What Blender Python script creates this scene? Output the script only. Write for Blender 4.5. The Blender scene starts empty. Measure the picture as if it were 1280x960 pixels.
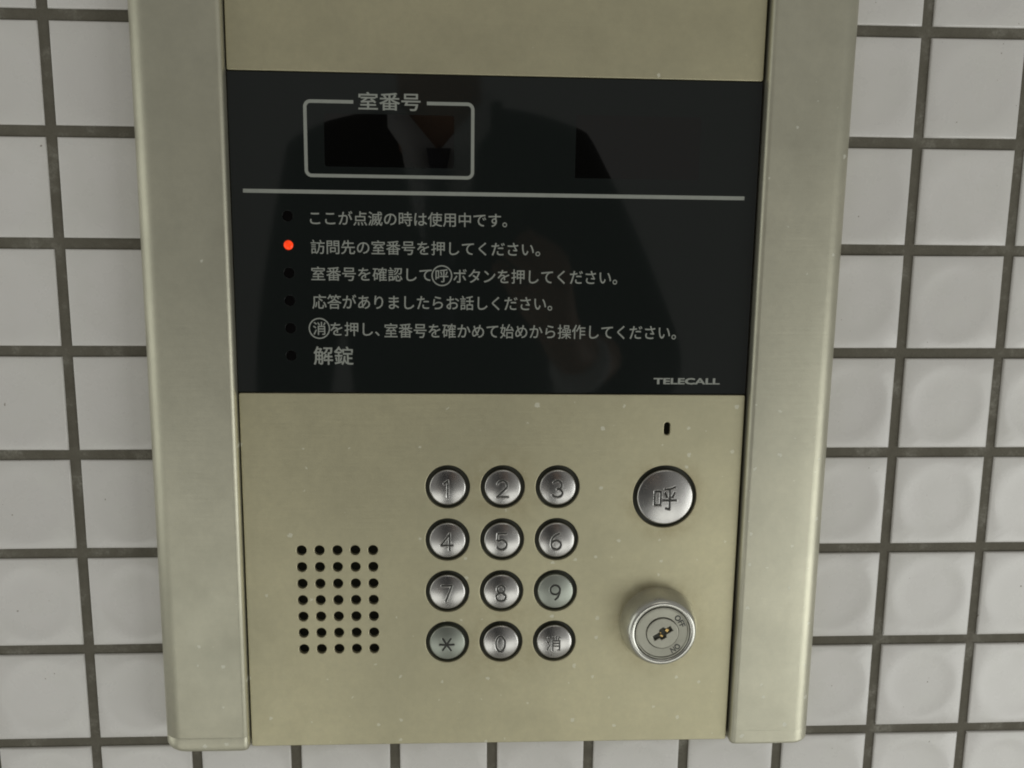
import bpy, bmesh, math, random
from mathutils import Vector, Matrix
random.seed(7)
S = bpy.context.scene
COL = S.collection
PI = math.pi
H = 1.45                      # height of the tile grid's first joint above the floor

# ------------------------------------------------------------------ camera
cam_d = bpy.data.cameras.new('camera'); cam = bpy.data.objects.new('camera', cam_d); COL.objects.link(cam)
CX, CY, CZ = 0.18721, 0.09162, -0.43228          # across, down, out of the wall
right = Vector((0.9987655646, -0.0090013175, -0.0488500070))
down = Vector((0.0006640392, 0.9857754074, -0.1680666690))
fwd = Vector((0.0496679571, 0.1678267632, 0.9845645086))
def g2b(v): return Vector((v.x, v.z, -v.y))
r_, u_, b_ = g2b(right), -g2b(down), -g2b(fwd)
CAMPOS = Vector((CX, CZ, H-CY))
cam.matrix_world = Matrix(((r_.x, u_.x, b_.x, CAMPOS.x), (r_.y, u_.y, b_.y, CAMPOS.y), (r_.z, u_.z, b_.z, CAMPOS.z), (0, 0, 0, 1)))
cam_d.sensor_width = 36; cam_d.lens = 1137.4755/1280*36
cam_d.clip_start = 0.01; cam_d.clip_end = 50
S.camera = cam
S.cycles.filter_width = 1.9

# ------------------------------------------------------------------ light
W = bpy.data.worlds.new('World'); S.world = W; W.use_nodes = True
W.node_tree.nodes['Background'].inputs[0].default_value = (1.0, 0.985, 0.93, 1)
W.node_tree.nodes['Background'].inputs[1].default_value = 0.25
S.view_settings.view_transform = 'Standard'; S.view_settings.look = 'None'
S.view_settings.exposure = 0; S.view_settings.gamma = 1
def area(name, loc, target, sx, sy, power, col):
    d = bpy.data.lights.new(name, 'AREA'); d.shape = 'RECTANGLE'; d.size = sx; d.size_y = sy; d.energy = power; d.color = col
    o = bpy.data.objects.new(name, d); COL.objects.link(o); o.location = loc
    o.rotation_euler = (Vector(target)-Vector(loc)).to_track_quat('-Z', 'Y').to_euler(); return o
area('ceiling_lamp', (0.5, -1.5, 2.75), (0.3, -0.8, 0), 1.2, 0.5, 2.5, (1.0, 0.97, 0.86))
area('entrance_light', (-1.25, -0.38, 1.15), (0.1, 0, 1.25), 0.9, 1.4, 4.0, (0.97, 1.0, 0.93))
area('low_fill_light', (0.10, -1.45, 0.22), (0.30, 0, 1.1), 2.0, 0.6, 6.0, (0.98, 0.99, 0.94))  # unseen fill added low in front, only to brighten the lower panel
area('hall_light', (1.50, -1.00, 0.62), (0.40, 0, 1.15), 1.0, 0.9, 9.2, (0.97, 0.99, 0.95))

# ------------------------------------------------------------------ helpers
def link(o, parent=None):
    COL.objects.link(o)
    if parent is not None: o.parent = parent
    return o
def mobj(name, me, mat=None, parent=None, smooth=None):
    if mat is not None and not me.materials: me.materials.append(mat)
    if smooth is not None:
        me.polygons.foreach_set('use_smooth', [True]*len(me.polygons))
        if smooth > 0: me.set_sharp_from_angle(angle=math.radians(smooth))
    return link(bpy.data.objects.new(name, me), parent)
def from_bm(name, bm):
    bmesh.ops.recalc_face_normals(bm, faces=bm.faces)
    me = bpy.data.meshes.new(name); bm.to_mesh(me); bm.free(); return me
def tag(o, label=None, cat=None, group=None, kind=None):
    if label: o['label'] = label
    if cat: o['category'] = cat
    if group: o['group'] = group
    if kind: o['kind'] = kind
    return o
def curve_mesh(c, name):
    o = bpy.data.objects.new('tmp', c); COL.objects.link(o)
    bpy.context.view_layer.update()
    dg = bpy.context.evaluated_depsgraph_get()
    me = bpy.data.meshes.new_from_object(o.evaluated_get(dg)); me.name = name
    bpy.data.objects.remove(o); return me
def bm_box(bm, x0, x1, y0, y1, z0, z1, bev=0, seg=2):
    r = bmesh.ops.create_cube(bm, size=1)
    vs = r['verts']
    for v in vs:
        v.co = Vector(((x0+x1)/2+v.co.x*(x1-x0), (y0+y1)/2+v.co.y*(y1-y0), (z0+z1)/2+v.co.z*(z1-z0)))
    if bev:
        es = list({e for v in vs for e in v.link_edges})
        bmesh.ops.bevel(bm, geom=es, offset=bev, segments=seg, affect='EDGES', profile=0.5)

# ------------------------------------------------------------------ materials
def newmat(name):
    m = bpy.data.materials.new(name); m.use_nodes = True
    nt = m.node_tree; return m, nt, nt.nodes, nt.nodes['Principled BSDF']
def N(nt, t, **kw):
    n = nt.nodes.new(t)
    for k, v in kw.items():
        if k in n.inputs.keys(): n.inputs[k].default_value = v
        else: setattr(n, k, v)
    return n
def ramp(nt, src, stops):
    r = nt.nodes.new('ShaderNodeValToRGB'); nt.links.new(src, r.inputs[0])
    el = r.color_ramp.elements
    while len(el) < len(stops): el.new(0.5)
    for e, (p, c) in zip(el, stops):
        e.position = p; e.color = c if len(c) == 4 else (*c, 1)
    return r.outputs[0]
def mix(nt, fac, a, b):
    n = nt.nodes.new('ShaderNodeMix'); n.data_type = 'RGBA'
    for s, v in ((n.inputs[0], fac), (n.inputs[6], a), (n.inputs[7], b)):
        if hasattr(v, 'links'): nt.links.new(v, s)
        elif isinstance(v, (int, float)): s.default_value = v
        else: s.default_value = (*v, 1)
    return n.outputs[2]
def coords(nt, scale=None):
    t = nt.nodes.new('ShaderNodeTexCoord').outputs['Object']
    if scale is None: return t
    mp = nt.nodes.new('ShaderNodeMapping'); mp.inputs['Scale'].default_value = scale
    nt.links.new(t, mp.inputs[0]); return mp.outputs[0]
def noise(nt, vec, scale, detail=3, rough=0.5):
    n = N(nt, 'ShaderNodeTexNoise'); n.inputs['Scale'].default_value = scale
    n.inputs['Detail'].default_value = detail; n.inputs['Roughness'].default_value = rough
    nt.links.new(vec, n.inputs['Vector']); return n.outputs[0]
def bump(nt, h, strength, dist, normal=None):
    b = nt.nodes.new('ShaderNodeBump'); b.inputs['Strength'].default_value = strength; b.inputs['Distance'].default_value = dist
    nt.links.new(h, b.inputs['Height'])
    if normal is not None: nt.links.new(normal, b.inputs['Normal'])
    return b.outputs[0]

def metal_mat(name, base, dark, rough, metallic=0.9, specks=0.0, brushed=True, stains=()):
    m, nt, nd, P = newmat(name)
    t = coords(nt)
    big = noise(nt, t, 14, 4, 0.6)
    c = mix(nt, ramp(nt, big, [(0.35, (0, 0, 0)), (0.7, (1, 1, 1))]), base, dark)
    c = mix(nt, ramp(nt, noise(nt, t, 260, 5, 0.75), [(0.30, (0.30, 0.30, 0.30)), (0.70, (0, 0, 0))]), c, tuple(x*0.80 for x in dark))
    grime = ramp(nt, noise(nt, t, 40, 6, 0.7), [(0.52, (0, 0, 0)), (0.75, (0.55, 0.55, 0.55))])
    c = mix(nt, grime, c, tuple(x*0.78 for x in base))
    for sx_, sz_, r0, r1, amt in stains:              # brown handling stain around a control, broken up by noise
        vd = N(nt, 'ShaderNodeVectorMath', operation='DISTANCE'); nt.links.new(t, vd.inputs[0]); vd.inputs[1].default_value = (sx_, -0.016, sz_)
        mr = N(nt, 'ShaderNodeMapRange'); nt.links.new(vd.outputs['Value'], mr.inputs[0])
        mr.inputs[1].default_value = r0; mr.inputs[2].default_value = r1; mr.inputs[3].default_value = amt; mr.inputs[4].default_value = 0
        mm = N(nt, 'ShaderNodeMath', operation='MULTIPLY'); nt.links.new(mr.outputs[0], mm.inputs[0])
        nt.links.new(ramp(nt, noise(nt, t, 110, 5, 0.7), [(0.35, (0, 0, 0)), (0.65, (1, 1, 1))]), mm.inputs[1])
        c = mix(nt, mm.outputs[0], c, (0.36, 0.30, 0.17))
    rr = N(nt, 'ShaderNodeMapRange'); nt.links.new(noise(nt, t, 60, 5, 0.65), rr.inputs[0])
    rr.inputs[3].default_value = rough-0.07; rr.inputs[4].default_value = rough+0.09
    rough_out = rr.outputs[0]
    if specks:
        # dried paint and limescale spots: small irregular pale dots, denser to the lower right
        wv = N(nt, 'ShaderNodeVectorMath', operation='ADD')
        ws = N(nt, 'ShaderNodeTexNoise'); ws.inputs['Scale'].default_value = 900; nt.links.new(t, ws.inputs['Vector'])
        sc = N(nt, 'ShaderNodeVectorMath', operation='SCALE'); sc.inputs['Scale'].default_value = 0.0018
        nt.links.new(ws.outputs['Color'], sc.inputs[0]); nt.links.new(t, wv.inputs[0]); nt.links.new(sc.outputs[0], wv.inputs[1])
        vo = N(nt, 'ShaderNodeTexVoronoi'); vo.voronoi_dimensions = '2D'; vo.inputs['Scale'].default_value = 95
        s3 = N(nt, 'ShaderNodeSeparateXYZ'); nt.links.new(wv.outputs[0], s3.inputs[0])
        c2 = N(nt, 'ShaderNodeCombineXYZ'); nt.links.new(s3.outputs[0], c2.inputs[0]); nt.links.new(s3.outputs[2], c2.inputs[1])
        nt.links.new(c2.outputs[0], vo.inputs['Vector'])
        sep = N(nt, 'ShaderNodeSeparateColor'); nt.links.new(vo.outputs['Color'], sep.inputs[0])
        size = N(nt, 'ShaderNodeMath', operation='MULTIPLY'); size.inputs[1].default_value = 0.11
        pw = N(nt, 'ShaderNodeMath', operation='POWER'); pw.inputs[1].default_value = 2.3
        nt.links.new(sep.outputs[0], pw.inputs[0]); nt.links.new(pw.outputs[0], size.inputs[0])
        lt = N(nt, 'ShaderNodeMath', operation='LESS_THAN'); nt.links.new(vo.outputs['Distance'], lt.inputs[0]); nt.links.new(size.outputs[0], lt.inputs[1])
        keep = N(nt, 'ShaderNodeMath', operation='GREATER_THAN'); nt.links.new(sep.outputs[1], keep.inputs[0]); keep.inputs[1].default_value = 1-specks
        sx = N(nt, 'ShaderNodeSeparateXYZ'); nt.links.new(t, sx.inputs[0])
        dz = N(nt, 'ShaderNodeMath', operation='MULTIPLY_ADD'); nt.links.new(sx.outputs[2], dz.inputs[0]); dz.inputs[1].default_value = 1.9
        dx = N(nt, 'ShaderNodeMath', operation='MULTIPLY_ADD'); nt.links.new(sx.outputs[0], dx.inputs[0]); dx.inputs[1].default_value = -1.6; dx.inputs[2].default_value = 1-specks
        nt.links.new(dx.outputs[0], dz.inputs[2]); nt.links.new(dz.outputs[0], keep.inputs[1])
        an = N(nt, 'ShaderNodeMath', operation='MULTIPLY'); nt.links.new(lt.outputs[0], an.inputs[0]); nt.links.new(keep.outputs[0], an.inputs[1])
        f = N(nt, 'ShaderNodeMath', operation='MULTIPLY'); f.inputs[1].default_value = 0.36; nt.links.new(an.outputs[0], f.inputs[0])
        c = mix(nt, f.outputs[0], c, (0.85, 0.86, 0.78))
        mt = N(nt, 'ShaderNodeMapRange'); nt.links.new(an.outputs[0], mt.inputs[0]); mt.inputs[3].default_value = metallic; mt.inputs[4].default_value = 0.35
        nt.links.new(mt.outputs[0], P.inputs['Metallic'])
    else:
        P.inputs['Metallic'].default_value = metallic
    nt.links.new(c, P.inputs['Base Color']); nt.links.new(rough_out, P.inputs['Roughness'])
    if brushed:
        fine = noise(nt, coords(nt, (1, 1, 1)), 2600, 2, 0.5)
        streak = noise(nt, coords(nt, (35, 900, 900)), 1.0, 4, 0.7)
        P_n = bump(nt, streak, 0.25, 0.0002, bump(nt, fine, 0.25, 0.0001))
        nt.links.new(P_n, P.inputs['Normal'])
    return m
M_PLATE = metal_mat('satin_steel', (0.60, 0.560, 0.380), (0.50, 0.470, 0.325), 0.46, 0.78, 0.36, True,
    ((0.0813, -0.1013, 0.019, 0.030, 0.4), (0.082, -0.037, 0.0155, 0.024, 0.55), (0.0045, -0.032, 0.012, 0.024, 0.45), (0.0045, -0.110, 0.012, 0.030, 0.35)))
M_RAIL = metal_mat('satin_rail', (0.58, 0.560, 0.445), (0.50, 0.488, 0.390), 0.44, 0.78, 0.36)
M_BUTTON = metal_mat('button_steel', (0.56, 0.55, 0.53), (0.42, 0.41, 0.40), 0.25, 1.0, 0, False)
M_BUTTON_WORN = metal_mat('tarnished_button_steel', (0.45, 0.475, 0.425), (0.31, 0.335, 0.29), 0.38, 0.9, 0, False)
M_GROOVE = metal_mat('grimy_groove', (0.06, 0.06, 0.055), (0.04, 0.04, 0.036), 0.6, 0.5, 0, False)
M_LOCK = metal_mat('lock_chrome', (0.66, 0.655, 0.60), (0.50, 0.495, 0.45), 0.22, 0.80, 0, False)
M_LOCKFACE = metal_mat('lock_face', (0.36, 0.355, 0.30), (0.26, 0.255, 0.215), 0.30, 1.0, 0, False)

def simple(name, col, rough=0.5, metallic=0, var=0.0, vscale=80, spec=0.5):
    m, nt, nd, P = newmat(name)
    P.inputs['Roughness'].default_value = rough; P.inputs['Metallic'].default_value = metallic
    P.inputs['Specular IOR Level'].default_value = spec
    n = noise(nt, coords(nt), vscale, 4, 0.6)
    c = mix(nt, n, tuple(x*(1-var) for x in col), tuple(min(1, x*(1+var)) for x in col))
    nt.links.new(c, P.inputs['Base Color'])
    return m
M_BLACK = simple('dark_interior', (0.050, 0.052, 0.040), 0.8, 0, 0.2)
M_RUBBER = simple('dark_rubber', (0.050, 0.052, 0.038), 0.55, 0, 0.2)
M_PRINT = simple('grey_print', (0.29, 0.305, 0.275), 0.45, 0, 0.12, 300)
M_INK = simple('engraving_paint', (0.03, 0.03, 0.028), 0.5, 0, 0.1)
M_BRASS = simple('brass', (0.62, 0.42, 0.16), 0.3, 1, 0.15, 600)
M_SKIN = simple('skin', (0.50, 0.30, 0.21), 0.5, 0, 0.08, 40)
M_SUIT = simple('suit_cloth', (0.012, 0.013, 0.017), 0.9, 0, 0.2, 900)
M_SHIRT = simple('shirt_cloth', (0.75, 0.76, 0.78), 0.85, 0, 0.04, 300)
M_TIE = simple('tie_cloth', (0.05, 0.05, 0.08), 0.7, 0, 0.2, 300)
M_HAIR = simple('black_hair', (0.012, 0.010, 0.009), 0.5, 0, 0.3, 300)
M_SHOE = simple('shoe_leather', (0.012, 0.011, 0.010), 0.3, 0, 0.2, 100)
M_CAMERA = simple('camera_plastic', (0.02, 0.02, 0.022), 0.35, 0, 0.2, 300)
def glass_mat():
    m, nt, nd, P = newmat('black_acrylic')
    t = coords(nt)
    P.inputs['Specular IOR Level'].default_value = 0.37
    c = mix(nt, noise(nt, t, 9, 4, 0.6), (0.0098, 0.0122, 0.0115), (0.0122, 0.0146, 0.0138))
    nt.links.new(c, P.inputs['Base Color'])
    rr = N(nt, 'ShaderNodeMapRange'); nt.links.new(noise(nt, t, 30, 6, 0.7), rr.inputs[0])
    rr.inputs[3].default_value = 0.015; rr.inputs[4].default_value = 0.075
    nt.links.new(rr.outputs[0], P.inputs['Roughness'])
    # dust motes
    vo = N(nt, 'ShaderNodeTexVoronoi'); vo.inputs['Scale'].default_value = 70; nt.links.new(t, vo.inputs['Vector'])
    return m
M_GLASS = glass_mat()
M_DISPLAY = simple('display_window', (0.0024, 0.0024, 0.0020), 0.02, 0, 0.1, 60, 0.6)
def led_on():
    m, nt, nd, P = newmat('lit_red_lamp')
    P.inputs['Base Color'].default_value = (0.25, 0.006, 0.003, 1)
    P.inputs['Emission Color'].default_value = (1.0, 0.055, 0.004, 1)
    lw = N(nt, 'ShaderNodeLayerWeight'); lw.inputs[0].default_value = 0.5
    n = noise(nt, coords(nt), 500, 2, 0.5)
    mr = N(nt, 'ShaderNodeMapRange'); nt.links.new(n, mr.inputs[0]); mr.inputs[3].default_value = 0.55; mr.inputs[4].default_value = 1.25
    nt.links.new(mr.outputs[0], P.inputs['Emission Strength']); P.inputs['Roughness'].default_value = 0.25
    return m
M_LED = led_on()
M_LEDOFF = simple('unlit_lamp_lens', (0.0035, 0.003, 0.003), 0.9, 0, 0.2, 80, 0.04)
def tile_mat():
    m, nt, nd, P = newmat('white_glazed_tile')
    t = coords(nt)
    oi = nt.nodes.new('ShaderNodeObjectInfo')
    add = N(nt, 'ShaderNodeVectorMath', operation='ADD'); nt.links.new(t, add.inputs[0])
    cmb = N(nt, 'ShaderNodeCombineXYZ')
    mu = N(nt, 'ShaderNodeMath', operation='MULTIPLY'); mu.inputs[1].default_value = 13.0; nt.links.new(oi.outputs['Random'], mu.inputs[0])
    nt.links.new(mu.outputs[0], cmb.inputs[0]); nt.links.new(mu.outputs[0], cmb.inputs[2]); nt.links.new(cmb.outputs[0], add.inputs[1])
    v = add.outputs[0]
    c0 = mix(nt, oi.outputs['Random'], (0.665, 0.648, 0.628), (0.715, 0.698, 0.678))
    c = mix(nt, ramp(nt, noise(nt, v, 40, 5, 0.65), [(0.4, (0, 0, 0)), (0.75, (1, 1, 1))]), c0, (0.670, 0.660, 0.628))
    spot = ramp(nt, noise(nt, v, 420, 2, 0.4), [(0.765, (0, 0, 0)), (0.78, (1, 1, 1))])
    c = mix(nt, spot, c, (0.25, 0.22, 0.18))
    nt.links.new(c, P.inputs['Base Color'])
    rr = N(nt, 'ShaderNodeMapRange'); nt.links.new(noise(nt, v, 60, 5, 0.6), rr.inputs[0]); rr.inputs[3].default_value = 0.20; rr.inputs[4].default_value = 0.36
    nt.links.new(rr.outputs[0], P.inputs['Roughness'])
    nt.links.new(bump(nt, noise(nt, v, 300, 3, 0.5), 0.12, 0.0003), P.inputs['Normal'])
    return m
M_TILE = tile_mat()
def grout_mat():
    m, nt, nd, P = newmat('dark_grout')
    t = coords(nt)
    a = ramp(nt, noise(nt, t, 48, 6, 0.7), [(0.3, (0.105, 0.097, 0.074)), (0.52, (0.150, 0.140, 0.112)), (0.68, (0.30, 0.29, 0.25))])
    c = mix(nt, ramp(nt, noise(nt, t, 600, 4, 0.7), [(0.35, (0, 0, 0)), (0.7, (1, 1, 1))]), a, (0.14, 0.13, 0.105))
    nt.links.new(c, P.inputs['Base Color']); P.inputs['Roughness'].default_value = 0.95
    P.inputs['Specular IOR Level'].default_value = 0.2
    nt.links.new(bump(nt, noise(nt, t, 900, 4, 0.7), 0.6, 0.0006), P.inputs['Normal'])
    return m
M_GROUT = grout_mat()
M_FLOOR = simple('floor_stone', (0.48, 0.47, 0.43), 0.5, 0, 0.15, 12)

# ------------------------------------------------------------------ wall, floor, tiles
bm = bmesh.new(); bm_box(bm, -1.3, 1.7, 0.0014, 0.12, 0.0, 2.6)
wall = tag(mobj('wall', from_bm('wall', bm), M_GROUT), 'wall of square white dimpled tiles with dark grey joints behind the intercom', kind='structure')
bm = bmesh.new(); bm_box(bm, -1.3, 1.7, -2.6, 0.12, -0.05, -0.002)
tag(mobj('floor', from_bm('floor', bm), M_FLOOR), 'stone floor at the foot of the tiled wall', kind='structure')

TH = 0.0224
def tile_mesh(k):
    """Square glazed tile 44.8 mm wide: rounded edges, pressed round dish in the face."""
    rnd = random.Random(k)
    bm = bmesh.new(); n = 32
    cx, cz = rnd.uniform(-.0006, .0006), rnd.uniform(-.0006, .0006)
    depth = 0.00046*rnd.uniform(0.7, 1.25)
    def sq(a, h):                                   # point on a square of half-size h, at the angle a
        c, s = math.cos(a), math.sin(a); m = max(abs(c), abs(s)); return c/m*h, s/m*h
    rings = []
    for h, y in ((TH, 0.0028), (TH, 0.00055), (TH-0.00025, 0.00022), (TH-0.0009, 0.0)):
        rings.append([(x, y, z) for x, z in (sq(2*PI*i/n+PI/4, h) for i in range(n))])
    for r, d in ((0.0192, 0.0), (0.0180, 0.07), (0.0166, 0.27), (0.0148, 0.58), (0.0120, 0.84), (0.0085, 0.96), (0.004, 1.0)):
        rings.append([(cx+r*math.cos(2*PI*i/n+PI/4), depth*d, cz+r*math.sin(2*PI*i/n+PI/4)) for i in range(n)])
    R = [[bm.verts.new(p) for p in r] for r in rings]
    for a, b in zip(R, R[1:]):
        for i in range(n): bm.faces.new((a[i], a[(i+1) % n], b[(i+1) % n], b[i]))
    bm.faces.new(R[-1])
    me = from_bm('tile', bm)
    me.materials.append(M_TILE)
    me.polygons.foreach_set('use_smooth', [True]*len(me.polygons))
    return me
TILES = [tile_mesh(k) for k in range(12)]
COFF = {3: .4, 4: .45, 5: .6, 6: .7, 7: .5, 9: -.2}
def jx(c, r): return c*50 + COFF.get(c, 0)
def jy(c, r): return r*50 + (-.75*max(0, min(1, 1-c/8)) if r >= 5 else 0)
def tile_centre(c, r):
    x = (jx(c, r)+jx(c+1, r))/2; y = (jy(c+.5, r)+jy(c+.5, r+1))/2
    sx = (jx(c+1, r)-jx(c, r)-5.2)/44.8; sy = (jy(c+.5, r+1)-jy(c+.5, r)-5.2)/44.8
    return x/1000, H-y/1000, sx, sy
rt = random.Random(3)
outer = []
for c in range(-22, 30):
    for r in range(-20, 28):
        x, z, sx, sy = tile_centre(c, r)
        if z < 0.03 or z > 2.57 or x < -1.27 or x > 1.67: continue
        if 1 <= c <= 6 and -1 <= r <= 5: continue      # wholly behind the intercom
        y = rt.uniform(-0.00018, 0.00018)
        rot = (math.radians(rt.uniform(-.25, .25)), math.radians(rt.uniform(-.25, .25)), math.radians(rt.uniform(-.25, .25)))
        if -5 <= c <= 13 and -4 <= r <= 11:
            o = link(bpy.data.objects.new('tile', rt.choice(TILES)), wall)
            o.location = (x, y, z); o.rotation_euler = rot; o.scale = (sx, 1, sy)
        else: outer.append((x, y, z))
V, F = [], []
h = TH
for x, y, z in outer:
    b = len(V)
    V += [(x-h, y+.0028, z-h), (x+h, y+.0028, z-h), (x+h, y+.0028, z+h), (x-h, y+.0028, z+h)]
    k = h-.0007
    V += [(x-h, y+.0005, z-h), (x+h, y+.0005, z-h), (x+h, y+.0005, z+h), (x-h, y+.0005, z+h)]
    V += [(x-k, y, z-k), (x+k, y, z-k), (x+k, y, z+k), (x-k, y, z+k)]
    for l in (0, 4):
        for i in range(4): F.append((b+l+i, b+l+(i+1) % 4, b+l+4+(i+1) % 4, b+l+4+i))
    F.append((b+8, b+9, b+10, b+11))
me = bpy.data.meshes.new('tile_field'); me.from_pydata(V, [], F); me.update()
tag(mobj('tile_field', me, M_TILE, wall), kind='stuff')

# ------------------------------------------------------------------ the intercom panel
# local frame: X across, Z up, Y into the wall; q(x, y, d) takes millimetres right/down on the tile grid and out of the wall
PX, PY = 200.0, 180.0
panel = bpy.data.objects.new('intercom_panel', None); COL.objects.link(panel)
panel.location = (PX/1000, 0, H-PY/1000); panel.rotation_euler = (0, math.radians(0.25), 0); panel.empty_display_size = 0.05
tag(panel, 'satin metal apartment intercom with keypad, black display glass and key switch on the tiled wall', 'intercom')
def q(x, y, d=0): return Vector(((x-PX)/1000, -d/1000, (PY-y)/1000))

PLATE_D, RAIL_D, GLASS_D = 16.0, 20.5, 15.2
TOP, BOT = -62.0, 343.6
# housing behind everything (dark inside)
bm = bmesh.new(); a = q(60, BOT-1.5, 0); b = q(340, TOP+2, 11.0)
bm_box(bm, a.x, b.x, b.y, a.y-0.0002, a.z, b.z)
mobj('housing', from_bm('housing', bm), M_BLACK, panel)

def rail(side):
    """side -1: left, +1: right. Profile from the outer foot over the round shoulder to the inner lip."""
    prof = [(41.2, 0.0), (41.2, 6), (41.2, RAIL_D-9)]
    for i in range(1, 11):
        t = i/10*PI/2; prof.append((41.2+9*(1-math.cos(t)), RAIL_D-9+9*math.sin(t)))
    prof += [(58, RAIL_D+.05), (68, RAIL_D+.05), (79.3, RAIL_D), (79.9, RAIL_D-.02), (80.8, RAIL_D-.35), (81.5, RAIL_D-.95), (81.9, RAIL_D-1.8), (82.0, RAIL_D-3), (82.0, 2)]
    def mk(rings, cap0, cap1):
        bm = bmesh.new(); R = []
        for y, inset in rings:
            ring = []
            for x, d in prof:
                w = max(0, min(1, (70-x)/28)); k = d/RAIL_D
                X = x+inset*w*1.0 - (inset*.12 if x > 78 else 0); D = d-inset*.22*k
                X = X if side < 0 else 401.6-X
                ring.append(bm.verts.new(q(X, y, D)))
            R.append(ring)
        for a, b in zip(R, R[1:]):
            for i in range(len(prof)-1): bm.faces.new((a[i], a[i+1], b[i+1], b[i]))
        if cap0: bm.faces.new(R[0])
        if cap1: bm.faces.new(R[-1])
        return bm
    seam = BOT-7.2; sd = .14 if side < 0 else .02
    o = mobj('rail', from_bm('rail', mk([(TOP, 1.2), (TOP+.6, .3), (TOP+1.5, 0), (seam-.15, 0), (seam, sd)], True, True)), M_RAIL, panel, 40)
    r = 3.4 if side < 0 else 1.6
    rings = [(seam+.05, sd), (seam+.2, 0), (BOT-r-.5, 0), (BOT-r-.1, 0), (BOT-r, 0)]
    for i in range(1, 7):
        t = i/6*PI/2*0.93; rings.append((BOT-r+r*math.sin(t), r*(1-math.cos(t))*1.1))
    mobj('end_cap', from_bm('end_cap', mk(rings, True, True)), M_RAIL, o, 50)
    return o
rail(-1); rail(1)

def spline(c, pts):
    s = c.splines.new('POLY'); s.points.add(len(pts)-1)
    for p, v in zip(s.points, pts): p.co = (v[0], v[1], 0, 1)
    s.use_cyclic_u = True
def rrect(x0, x1, y0, y1, r, n=6):
    out = []
    for cx, cy, a0 in ((x1-r, y1-r, 0), (x0+r, y1-r, 90), (x0+r, y0+r, 180), (x1-r, y0+r, 270)):
        for i in range(n+1):
            a = math.radians(a0+90*i/n); out.append((cx+r*math.cos(a), cy+r*math.sin(a)))
    return out
def circ(x, y, r, n=48): return [(x+r*math.cos(2*PI*i/n), y+r*math.sin(2*PI*i/n)) for i in range(n)]
def sheet(name, outline, holes, d_front, thick, bev, mat, parent, res=2, hole_bev=True):
    """Flat plate with holes, cut outlines in grid millimetres; front face at d_front."""
    c = bpy.data.curves.new(name, 'CURVE'); c.dimensions = '2D'; c.fill_mode = 'BOTH'
    loc = lambda p: ((p[0]-PX)/1000, (PY-p[1])/1000)
    spline(c, [loc(p) for p in outline])
    for hh in holes: spline(c, [loc(p) for p in hh])
    c.extrude = (thick/2-bev)/1000; c.bevel_depth = bev/1000; c.bevel_resolution = res
    me = curve_mesh(c, name)
    M = Matrix.Translation((0, -(d_front-thick/2)/1000, 0)) @ Matrix.Rotation(PI/2, 4, 'X')
    me.transform(M)
    return mobj(name, me, mat, parent, 35)

BX, BY = (178.4, 204.4, 230.5), (212.0, 238.0, 264.0, 290.0)
KR, CR = 10.5, 15.35
CALL = (282.0, 216.9); LOCK = (281.3, 281.3); MIC = (281.8, 183.6)
G0, G1 = 25.6, 166.9           # top and bottom of the black glass
bv = 0.35
holes = [circ(x, y, KR+bv, 64) for x in BX for y in BY] + [circ(*CALL, CR+bv, 80)]
holes += [circ(109.3+8.42*i, 243.1+8.32*j, 2.42+bv, 28) for i in range(5) for j in range(7)]
holes += [rrect(MIC[0]-1.5-bv, MIC[0]+1.5+bv, MIC[1]-3.1-bv, MIC[1]+3.1+bv, 1.5+bv)]
lower = sheet('lower_plate', rrect(82.7+bv, 318.3-bv, G1+.5+bv, BOT-bv, .5), holes, PLATE_D, 2.4, bv, M_PLATE, panel)
sheet('upper_plate', rrect(82.7+bv, 318.3-bv, TOP+1.5, G0-.4-bv, .5), [], PLATE_D, 2.4, bv, M_PLATE, panel)
# thin side skirt that closes the plate towards the wall at the bottom
bm = bmesh.new(); a = q(83.2, BOT-.8, 0); b = q(317.6, BOT-2.0, PLATE_D-2.2)
bm_box(bm, a.x, b.x, b.y, a.y, a.z, b.z); mobj('bottom_flange', from_bm('bottom_flange', bm), M_PLATE, panel)

# ---- black glass
glass = sheet('display_glass', rrect(82.5, 318.4, G0+.1, G1-.1, .4), [circ(106.9, y, 2.3 if y == 100.0 else 2.5, 28) for y in (87.2, 100.0, 112.4, 124.9, 137.4, 150.0)]
              , GLASS_D, 2.0, .12, M_GLASS, panel)
def flat(name, outline, d, t, mat, parent, hs=()):
    return sheet(name, outline, list(hs), d, t, 0.0, mat, parent)
flat('display_window', rrect(123.9, 181.0, 42.6, 65.3, 1.2), GLASS_D+.03, .2, M_DISPLAY, glass)
flat('display_window', rrect(235.3, 291.4, 41.2, 68.6, .3), GLASS_D+.03, .2, M_DISPLAY, glass)
PR = GLASS_D+.05
flat('printed_line', rrect(87.7, 313.0, 75.55, 77.25, .05), PR, .1, M_PRINT, glass)
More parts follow.
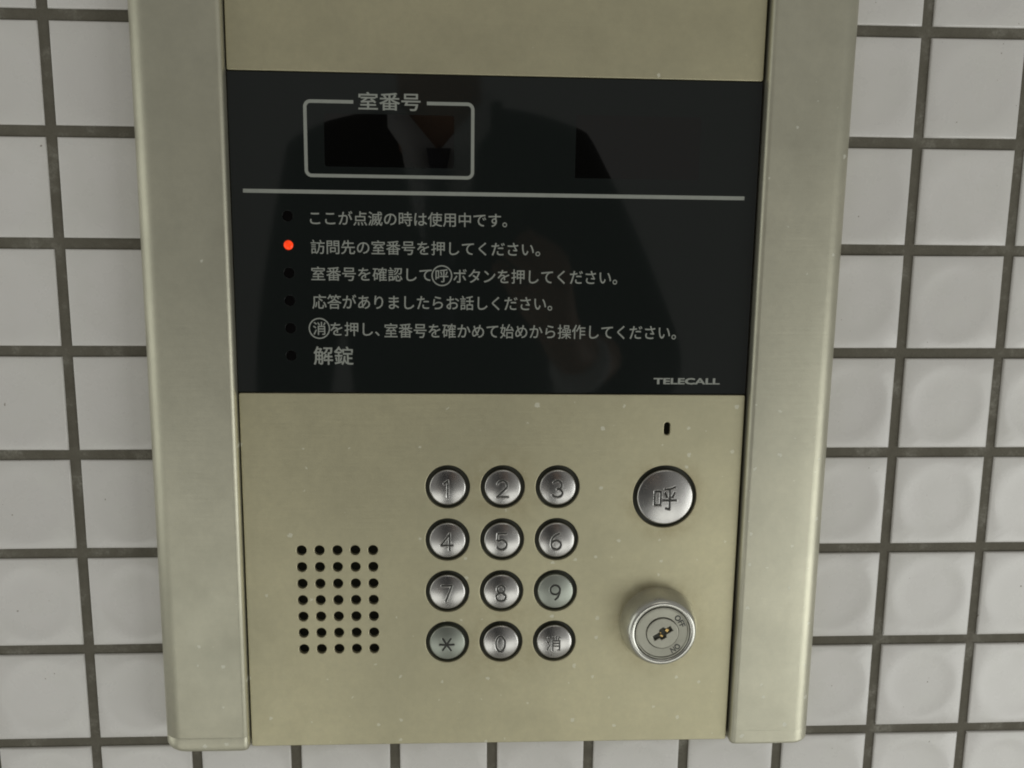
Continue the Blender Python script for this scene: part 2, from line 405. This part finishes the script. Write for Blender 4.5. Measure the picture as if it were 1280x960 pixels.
# printed frame, open at the top for the heading
def arc(cx, cy, r, a0, a1, n=8): return [(cx+r*math.cos(math.radians(a0+(a1-a0)*i/n)), cy+r*math.sin(math.radians(a0+(a1-a0)*i/n))) for i in range(n+1)]
x0, x1, y0, y1, w, rr = 115.7, 189.2, 37.55, 69.3, .74, 2.4
path_o = [(136.8, y0-w)] + arc(x0+rr, y0+rr, rr+w, -90, -180) + arc(x0+rr, y1-rr, rr+w, 180, 90) + arc(x1-rr, y1-rr, rr+w, 90, 0) + arc(x1-rr, y0+rr, rr+w, 0, -90) + [(169.0, y0-w)]
path_i = [(136.8, y0+w)] + arc(x0+rr, y0+rr, rr-w, -90, -180) + arc(x0+rr, y1-rr, rr-w, 180, 90) + arc(x1-rr, y1-rr, rr-w, 90, 0) + arc(x1-rr, y0+rr, rr-w, 0, -90) + [(169.0, y0+w)]
flat('printed_frame', path_o + path_i[::-1], PR, .1, M_PRINT, glass)

def text_geo(s, weight):
    """Fill of the glyphs plus a round tube along their outlines: heavier strokes with rounded corners."""
    c = bpy.data.curves.new('lettering', 'FONT'); c.body = s; c.size = 1; c.resolution_u = 3
    o = bpy.data.objects.new('tmp', c); COL.objects.link(o)
    bpy.context.view_layer.update(); dg = bpy.context.evaluated_depsgraph_get(); e = o.evaluated_get(dg)
    me = bpy.data.meshes.new_from_object(e)
    cu = e.to_curve(dg, apply_modifiers=False).copy() if weight else None
    o.to_mesh_clear(); bpy.data.objects.remove(o)
    V = [v.co.copy() for v in me.vertices]; F = [tuple(p.vertices) for p in me.polygons]
    if weight:
        cu.dimensions = '3D'; cu.fill_mode = 'FULL'; cu.bevel_depth = weight; cu.bevel_resolution = 1; cu.extrude = 0; cu.offset = 0
        tm = curve_mesh(cu, 'tube'); b = len(V)
        V += [Vector((v.co.x, v.co.y, v.co.z)) for v in tm.vertices]; F += [tuple(i+b for i in p.vertices) for p in tm.polygons]
    return V, F
def text(s, x0, x1, y0, y1, d, mat, parent, weight=0.022, name='lettering', fn=None):
    """Flat print filling the box x0..x1, y0..y1 (grid millimetres)."""
    V, F = text_geo(s, weight)
    ax, bx = min(v.x for v in V), max(v.x for v in V); ay, by = min(v.y for v in V), max(v.y for v in V)
    P = []
    for v in V:
        u, t = (v.x-ax)/(bx-ax), (v.y-ay)/(by-ay)
        X, Y = fn(u, t) if fn else (x0+u*(x1-x0), y1-t*(y1-y0))
        P.append(q(X, Y, d+v.z*.8))
    me = bpy.data.meshes.new(name); me.from_pydata(P, [], F); me.update()
    return mobj(name, me, mat, parent)
TD = GLASS_D+.04
text('室番号', 139.0, 166.2, 33.2, 40.9, TD, M_PRINT, glass, .016)
rows = [
    ('ここが点滅の時は使用中です。', 116.8, 205.0, 84.6, 91.0),
    ('訪問先の室番号を押してください。', 116.9, 220.2, 97.4, 103.8),
    ('室番号を確認して', 116.8, 171.0, 109.4, 115.7),
    ('ボタンを押してください。', 180.8, 255.9, 109.7, 116.2),
    ('応答がありましたらお話しください。', 117.0, 226.2, 121.9, 128.5),
    ('を押し、', 124.8, 147.2, 134.4, 140.8),
    ('室番号を確かめて始めから操作してください。', 149.4, 284.3, 134.7, 141.4),
    ('解錠', 117.0, 135.1, 145.6, 154.2),
]
for i, (s, a, b, c, d) in enumerate(rows): text(s, a, b, c, d, TD, M_PRINT, glass, .008 if i < 7 else .013)
def ringed(s, cx, cy, r):
    flat('printed_ring', circ(cx, cy, r+.28, 48), PR, .1, M_PRINT, glass, [circ(cx, cy, r-.28, 48)])
    text(s, cx-2.9, cx+2.9, cy-3.0, cy+3.0, TD, M_PRINT, glass, .008)
ringed('呼', 175.6, 112.9, 4.45); ringed('消', 119.9, 137.4, 4.55)
text('TELECALL', 274.6, 306.0, 159.4, 162.5, TD, M_PRINT, glass, .045)
# lamps
for i, y in enumerate((87.2, 100.0, 112.4, 124.9, 137.4, 150.0)):
    bm = bmesh.new(); bmesh.ops.create_uvsphere(bm, u_segments=20, v_segments=10, radius=0.00215 if i == 1 else 0.0024)
    for v in bm.verts: v.co = q(106.9+v.co.x*1000, y+v.co.z*1000, GLASS_D-.55-v.co.y*(250 if i != 1 else 400))
    o = mobj('indicator_lamp', from_bm('indicator_lamp', bm), M_LED if i == 1 else M_LEDOFF, panel, 0)
    o['label'] = 'glowing red indicator lamp beside the second line of text' if i == 1 else 'dark unlit indicator lamp beside a line of text'

# ---- single-stroke engraving shapes (x right, y up, unit: half height of a numeral)
def ell(cx, cy, rx, ry, a0, a1, n=14): return [(cx+rx*math.cos(math.radians(a0+(a1-a0)*i/n)), cy+ry*math.sin(math.radians(a0+(a1-a0)*i/n))) for i in range(n+1)]
GL = {
 '1': [[(-.35, .62), (.08, 1), (.08, -1)]],
 '2': [ell(0, .42, .58, .58, 165, -20) + [(-.6, -1), (.68, -1)]],
 '3': [ell(0, .48, .52, .52, 150, -90) , ell(0, -.50, .60, .52, 90, -155)],
 '4': [[(.32, -1), (.32, 1), (-.68, -.45), (.68, -.45)]],
 '5': [[(.55, 1), (-.45, 1), (-.52, .12)] + ell(0, -.38, .60, .62, 130, -150)],
 '6': [[(.34, 1)] + ell(.45, -.2, 1.02, 1.15, 110, 180, 8) + ell(0, -.42, .58, .58, 180, -180)],
 '7': [[(-.6, 1), (.6, 1), (-.12, -1)]],
 '8': [ell(0, .52, .46, .47, 0, 360, 20), ell(0, -.48, .58, .52, 0, 360, 20)],
 '9': [ell(0, .42, .58, .58, 0, 360, 20), ell(-.42, .42, 1.0, 1.4, 0, -62, 10)],
 '0': [ell(0, 0, .55, 1, 0, 360, 26)],
 '*': [[(-.95, 0), (.95, 0)], [(-.55, .95), (.55, -.95)], [(.55, .95), (-.55, -.95)]],
 '消': [[(-.85, .85), (-.6, .6)], [(-.95, .3), (-.7, .1)], [(-.9, -.95), (-.6, -.3)],
        [(-.1, .95), (.02, .62)], [(.32, 1), (.32, .45)], [(.78, .95), (.62, .62)],
        [(-.15, -1), (-.15, .42), (.8, .42), (.8, -.95), (.55, -.95)], [(-.15, .05), (.8, .05)], [(-.15, -.35), (.8, -.35)]],
 '呼': [[(-.95, .62), (-.42, .62), (-.42, -.62), (-.95, -.62), (-.95, .62)],
        [(.82, 1.0), (.42, .84), (-.08, .80)], [(-.05, .50), (.12, .12)], [(.80, .52), (.60, .12)],
        [(-.22, -.18), (.95, -.18)], [(.38, .84), (.38, -1.0), (.06, -.92)]],
}
def seg_dist(p, a, b):
    ax, ay = a; bx, by = b; dx, dy = bx-ax, by-ay; L = dx*dx+dy*dy
    t = 0 if L == 0 else max(0, min(1, ((p[0]-ax)*dx+(p[1]-ay)*dy)/L))
    return math.hypot(p[0]-ax-t*dx, p[1]-ay-t*dy)
def button(name, glyph, x, y, r, dome, rise, gh, gw, mat, offx=0, offy=0, groove=.42, depth=.30, ink=.45, label=None, rings=60, segs=160):
    """Convex steel cap with the numeral cut into its face as a round-bottomed groove."""
    segl = []
    for pl in GL[glyph]:
        pts = [(px*gw+offx, py*gh+offy) for px, py in pl]
        segl += list(zip(pts, pts[1:]))
    top = PLATE_D+rise
    V, F = [], []
    def zz(px, py):
        rr = math.hypot(px, py)/r
        hgt = top+dome*(1-rr*rr)
        if abs(px-offx) < gw*1.15+groove and abs(py-offy) < gh*1.15+groove:
            dd = min(seg_dist((px, py), a, b) for a, b in segl)
            if dd < groove*1.5:
                t = dd/groove
                hgt -= depth*(math.sqrt(max(0, 1-t*t)) if t < 1 else 0)
                if t > .9: hgt += depth*.10*max(0, 1-abs(t-1.1)/.4)
        return hgt
    V.append(q(x, y, zz(0, 0)))
    re = r-.55
    for i in range(1, rings+1):
        rad = re*(i/rings)
        for j in range(segs):
            a = 2*PI*j/segs; px, py = rad*math.cos(a), rad*math.sin(a)
            V.append(q(x+px, y-py, zz(px, py)))
    he = top+dome*(1-(re/r)**2)
    for rad, hh in ((r-.25, he-.16), (r-.06, he-.42), (r, he-.85), (r, PLATE_D-3.5)):
        for j in range(segs):
            a = 2*PI*j/segs; V.append(q(x+rad*math.cos(a), y-rad*math.sin(a), hh))
    for j in range(segs): F.append((0, 1+j, 1+(j+1) % segs))
    for i in range(rings+3):
        b0, b1 = 1+i*segs, 1+(i+1)*segs
        for j in range(segs):
            k = (j+1) % segs; F.append((b0+j, b1+j, b1+k, b0+k))
    me = bpy.data.meshes.new(name); me.from_pydata(V, [], F); me.update()
    me.materials.append(mat); me.materials.append(M_GROOVE)
    idx = []
    for p in me.polygons:
        c = p.center; px, py = (c.x*1000+PX-x), (c.z*1000-PY+y)
        ins = abs(px-offx) < gw*1.1+.5 and abs(py-offy) < gh*1.1+.5 and min(seg_dist((px, py), a, b) for a, b in segl) < groove*ink
        idx.append(1 if ins else 0)
    me.polygons.foreach_set('material_index', idx)
    o = mobj(name, me, None, panel, 60)
    if label: o['label'] = label
    # dark rubber collar down in the gap
    c = sheet('rubber_collar', circ(x, y, r+3.4, 40), [circ(x, y, r+.02, 48)], PLATE_D-2.6, .6, 0, M_RUBBER, o)
    return o
keys = ['1', '2', '3', '4', '5', '6', '7', '8', '9', '*', '0', '消']
for i, kx in enumerate(keys):
    cx, cy = BX[i % 3], BY[i//3]
    worn = kx in '9*'
    lab = {'*': 'tarnished keypad button with an engraved star', '9': 'tarnished keypad button engraved 9', '消': 'keypad button engraved with the character for cancel'}.get(kx, 'steel keypad button engraved %s' % kx)
    gh, gw = (3.6, 3.5) if kx in '消' else ((3.1, 3.5) if kx == '*' else (4.0, 4.0))
    button('keypad_button', kx, cx, cy, 8.58, 1.15, 1.0, gh, gw, M_BUTTON_WORN if worn else M_BUTTON, -.3, -.5,
           groove=.56 if kx != '消' else .38, depth=.30, ink=.85 if worn else (.7 if kx == '消' else .72), label=lab)
button('call_button', '呼', *CALL, 13.45, 1.3, 1.1, 5.4, 5.4, M_BUTTON, 0, -.2, groove=.54, depth=.42, ink=.8, rings=60, segs=168)

# ---- key switch
def lathe(name, prof, cx, cy, mat, parent, n=96, smooth=35, capped=True):
    bm = bmesh.new(); R = []
    for r, d in prof: R.append([bm.verts.new(q(cx+r*math.cos(2*PI*i/n), cy+r*math.sin(2*PI*i/n), PLATE_D+d)) for i in range(n)])
    for a, b in zip(R, R[1:]):
        for i in range(n): bm.faces.new((a[i], a[(i+1) % n], b[(i+1) % n], b[i]))
    if capped: bm.faces.new(R[-1])
    return mobj(name, from_bm(name, bm), mat, parent, smooth)
lx, ly = LOCK
lock = lathe('key_switch', [(19.0, -.1), (19.0, .5), (18.85, 2.0), (18.5, 4.0), (18.1, 6.0), (17.4, 8.2), (16.6, 10.0), (16.0, 10.9), (15.5, 11.3), (15.1, 11.45), (13.9, 11.40), (13.5, 11.1), (13.3, 10.6), (13.15, 9.9)], lx, ly, M_LOCK, panel, capped=True)
lock['label'] = 'round chrome key switch marked OFF and ON'
lathe('lock_ring', [(13.1, 9.8), (13.1, 11.0), (12.85, 11.3), (12.45, 11.3), (12.2, 11.0), (12.1, 10.75), (9.8, 10.7), (8.0, 10.65), (7.8, 10.3)], lx, ly, M_LOCKFACE, lock)
# plug with a zigzag keyway
kw = [(-4.3, -1.0), (-1.0, -1.0), (-.6, -1.7), (1.6, -1.7), (2.1, -.9), (4.3, -.9), (4.3, 1.0), (1.1, 1.0), (.6, 1.8), (-1.7, 1.8), (-2.2, .9), (-4.3, .9)]
ka = math.radians(-32)
def rot(p, a=ka): return (lx+p[0]*math.cos(a)-p[1]*math.sin(a), ly+p[0]*math.sin(a)+p[1]*math.cos(a))
plug = sheet('lock_plug', circ(lx, ly, 7.35, 64), [[rot((p[0]*1.22, p[1]*1.6)) for p in kw]], PLATE_D+11.35, 3.4, .35, M_LOCKFACE, lock)
flat('keyway', circ(lx, ly, 5.6, 32), PLATE_D+10.45, .1, M_BLACK, lock)
for px, py, w, hh in ((-1.0, .9, 1.5, .9), (2.6, -.1, 1.5, 1.5), (-.7, -.7, .7, .6)):
    bm = bmesh.new(); c0 = q(*rot((px, py)), PLATE_D+10.8)
    bm_box(bm, -w/2000, w/2000, -.0004, .0003, -hh/2000, hh/2000, .00015, 1)
    bmesh.ops.transform(bm, matrix=Matrix.Translation(c0) @ Matrix.Rotation(-ka, 4, 'Y'), verts=bm.verts)
    mobj('pin', from_bm('pin', bm), M_BRASS, lock)
def arc_text(s, ang, rad, hgt, wid):
    """Lettering around the lock, tops outward; ang clockwise from straight up."""
    def fn(u, t):
        r = (t-.5)*hgt+rad; a = math.radians(ang)+(u-.5)*wid/rad
        return lx+r*math.sin(a), ly-r*math.cos(a)
    text(s, 0, 0, 0, 0, PLATE_D+10.76, M_INK, lock, .035, fn=fn)
arc_text('OFF', 54, 10.3, 3.0, 6.6); arc_text('ON', 140, 10.3, 3.0, 5.0)

# ------------------------------------------------------------------ the photographer, seen only as a dim reflection in the glass and buttons
def skin_mesh(name, nodes, edges, sub=2):
    me = bpy.data.meshes.new(name); me.from_pydata([n[0] for n in nodes], edges, []); me.update()
    o = bpy.data.objects.new('tmp', me); COL.objects.link(o)
    md = o.modifiers.new('s', 'SKIN'); sd = me.skin_vertices[0].data
    for i, n in enumerate(nodes):
        r = n[1]; sd[i].radius = (r, r) if isinstance(r, (int, float)) else r
    sd[0].use_root = True
    ms = o.modifiers.new('u', 'SUBSURF'); ms.levels = sub; ms.render_levels = sub
    bpy.context.view_layer.update(); dg = bpy.context.evaluated_depsgraph_get()
    out = bpy.data.meshes.new_from_object(o.evaluated_get(dg)); out.name = name
    bpy.data.objects.remove(o); return out
person = bpy.data.objects.new('person', None); COL.objects.link(person); person.location = (0.13, -0.86, 0)
tag(person, 'person in dark suit, white shirt and tie, dimly mirrored in the black glass', 'person')
def pm(name, me, mat, parent=person, sm=0):
    me.transform(Matrix.Translation(-Vector(person.location))); return mobj(name, me, mat, parent, sm)
NX, NY, DZ = .150, -.93, .050
def up(x, y, z): return (x+NX-.128, y+NY+.715, z+DZ)
wrist, hand = Vector((.292, -.520, 1.235)), Vector((.264, -.484, 1.285))
body_n = [(up(.15, -.84, .95), (.11, .08)), (up(.145, -.80, 1.12), (.11, .08)), (up(.135, -.76, 1.28), (.13, .085)), (up(.13, -.720, 1.40), (.06, .05)), (up(.128, -.700, 1.46), .058),
          (up(.125, -.695, 1.56), (.066, .062)), (up(.122, -.70, 1.63), (.086, .088)), (up(.122, -.71, 1.70), (.062, .075)),
          (up(.29, -.72, 1.37), .036), ((.415, -.74, 1.17), .045), (tuple(wrist), .026), (tuple(hand), (.034, .018)),
          (up(-.03, -.75, 1.37), .036), (up(-.10, -.79, 1.11), .045), (up(-.10, -.72, .87), .028), (up(-.095, -.70, .79), (.018, .036)),
          (up(.23, -.86, .88), .085), (up(.23, -.84, .47), .058), (up(.235, -.88, .04), .04), (up(.24, -.80, -.005), .038),
          (up(.06, -.86, .88), .085), (up(.06, -.84, .47), .058), (up(.055, -.88, .04), .04), (up(.05, -.80, -.005), .038)]
body_e = [(0, 1), (1, 2), (2, 3), (3, 4), (4, 5), (5, 6), (6, 7), (3, 8), (8, 9), (9, 10), (10, 11), (3, 12), (12, 13), (13, 14), (14, 15),
          (0, 16), (16, 17), (17, 18), (18, 19), (0, 20), (20, 21), (21, 22), (22, 23)]
base = len(body_n)
def chain(root, pts, rad):
    global base
    for k, (p, r) in enumerate(zip(pts, rad)):
        body_n.append((tuple(p), r)); body_e.append((root if k == 0 else base+k-1, base+k))
    base += len(pts)
for k, (dx, ln) in enumerate(((-.020, .062), (-.007, .072), (.007, .068), (.019, .055))):      # fingers curling up around the camera
    p0 = hand+Vector((dx*.6+.008, .006, .012+.004*k)); p1 = p0+Vector((-.012+dx*.2, .010, ln*.45)); p2 = p1+Vector((-.026, -.004, ln*.30))
    chain(11, (p0, p1, p2), (.0085, .0078, .0068))
p0 = hand+Vector((-.020, -.014, .004)); p1 = p0+Vector((-.014, -.012, .022)); p2 = p1+Vector((-.016, -.004, .014))
chain(11, (p0, p1, p2), (.011, .0095, .008))
for dy in (-.024, -.008, .008, .022):
    p0 = Vector(up(-.094, -.70+dy, .755)); p1 = p0+Vector((.004, .004, -.035)); p2 = p1+Vector((.012, .002, -.026))
    chain(15, (p0, p1, p2), (.0088, .008, .007))
p0 = Vector(up(-.080, -.668, .785)); p1 = p0+Vector((.006, .012, -.026)); p2 = p1+Vector((.006, .004, -.022))
chain(15, (p0, p1, p2), (.010, .009, .008))
pm('body', skin_mesh('body', body_n, body_e), M_SKIN)
jk_n = [(up(.148, -.84, .78), (.20, .15)), (up(.145, -.81, 1.05), (.165, .125)), (up(.135, -.77, 1.25), (.185, .13)), (up(.13, -.74, 1.395), (.15, .105)), (up(.128, -.765, 1.47), (.085, .06)),
        (up(.30, -.72, 1.385), .078), ((.415, -.74, 1.17), .065), ((.318, -.565, 1.207), .046),
        (up(-.04, -.75, 1.385), .078), (up(-.10, -.79, 1.11), .065), (up(-.10, -.73, .90), .048)]
pm('suit_jacket', skin_mesh('suit_jacket', jk_n, [(0, 1), (1, 2), (2, 3), (3, 4), (3, 5), (5, 6), (6, 7), (3, 8), (8, 9), (9, 10)]), M_SUIT)
pm('shirt_cuff', skin_mesh('shirt_cuff', [((.316, -.560, 1.209), .041), ((.296, -.526, 1.230), .040)], [(0, 1)], 2), M_SHIRT)
pm('trousers', skin_mesh('trousers', [(up(.147, -.85, .92), (.14, .11)), (up(.24, -.86, .84), .105), (up(.23, -.84, .46), .082), (up(.235, -.87, .03), .068),
   (up(.055, -.86, .84), .105), (up(.06, -.84, .46), .082), (up(.055, -.87, .03), .068)], [(0, 1), (1, 2), (2, 3), (0, 4), (4, 5), (5, 6)]), M_SUIT)
for sx in (.242, .048):
    pm('shoe', skin_mesh('shoe', [(up(sx, -.91, -.005), .045), (up(sx, -.82, -.008), .044), (up(sx, -.72, -.018), (.048, .030))], [(0, 1), (1, 2)]), M_SHOE)
# shirt front, collar and tie: closed slabs laid on the chest
def slab(name, pts, t, mat):
    pts = [up(*p) for p in pts]
    bm = bmesh.new(); f = [bm.verts.new((x, y, z)) for x, y, z in pts]; b = [bm.verts.new((x, y-t, z)) for x, y, z in pts]
    bm.faces.new(f); bm.faces.new(b[::-1]); n = len(pts)
    for i in range(n): bm.faces.new((f[i], b[i], b[(i+1) % n], f[(i+1) % n]))
    pm(name, from_bm(name, bm), mat, person, -1)
slab('shirt_front', [(.070, -.640, 1.455), (.128, -.632, 1.385), (.186, -.640, 1.455), (.168, -.622, 1.34), (.135, -.615, 1.22), (.128, -.615, 1.22), (.092, -.622, 1.34)], .05, M_SHIRT)
slab('collar', [(.058, -.650, 1.492), (.126, -.630, 1.412), (.110, -.616, 1.370), (.060, -.640, 1.440)], .02, M_SHIRT)
slab('collar', [(.198, -.650, 1.492), (.130, -.630, 1.412), (.146, -.616, 1.370), (.196, -.640, 1.440)], .02, M_SHIRT)
slab('tie', [(.112, -.612, 1.412), (.144, -.612, 1.412), (.138, -.608, 1.380), (.150, -.602, 1.18), (.106, -.602, 1.18), (.118, -.608, 1.380)], .012, M_TIE)
pm('hair', skin_mesh('hair', [(up(.122, -.745, 1.62), (.078, .06)), (up(.122, -.735, 1.70), (.080, .08)), (up(.122, -.69, 1.745), (.066, .05))], [(0, 1), (1, 2)]), M_HAIR)
# face
for sx in (-1, 1):
    bm = bmesh.new(); bmesh.ops.create_uvsphere(bm, u_segments=14, v_segments=8, radius=.013)
    bmesh.ops.translate(bm, vec=up(.123+sx*.031, -.628, 1.635), verts=bm.verts); pm('eye', from_bm('eye', bm), M_TIE)
    pm('ear', skin_mesh('ear', [(up(.123+sx*.078, -.70, 1.605), (.008, .014)), (up(.123+sx*.086, -.705, 1.645), (.008, .018))], [(0, 1)]), M_SKIN)
pm('nose', skin_mesh('nose', [(up(.123, -.626, 1.632), .009), (up(.123, -.603, 1.602), .014)], [(0, 1)]), M_SKIN)
pm('mouth', skin_mesh('mouth', [(up(.101, -.630, 1.566), .005), (up(.123, -.621, 1.566), .007), (up(.145, -.630, 1.566), .005)], [(0, 1), (1, 2)]), simple('lips', (.35, .14, .12), .5))

# compact camera held in front of the photographer, its lens front at the viewpoint
cc = bpy.data.objects.new('compact_camera', None); COL.objects.link(cc)
cc.matrix_world = cam.matrix_world @ Matrix.Translation((0, 0, .006))
tag(cc, 'small dark compact camera held up to the panel by the suited person', 'camera')
bm = bmesh.new(); bm_box(bm, -.038, .052, -.030, .026, .022, .044, .004, 3); mobj('camera_body', from_bm('camera_body', bm), M_CAMERA, cc, 40)
def ring_stack(name, prof, mat):
    bm = bmesh.new(); n = 40; R = [[bm.verts.new((r*math.cos(2*PI*i/n), r*math.sin(2*PI*i/n), z)) for i in range(n)] for r, z in prof]
    for a, b in zip(R, R[1:]):
        for i in range(n): bm.faces.new((a[i], a[(i+1) % n], b[(i+1) % n], b[i]))
    bm.faces.new(R[-1]); mobj(name, from_bm(name, bm), mat, cc, 35)
ring_stack('lens_barrel', [(.022, .0225), (.022, .012), (.018, .0115), (.018, .001), (.0165, 0.0), (.012, .001), (.010, .003)], M_CAMERA)
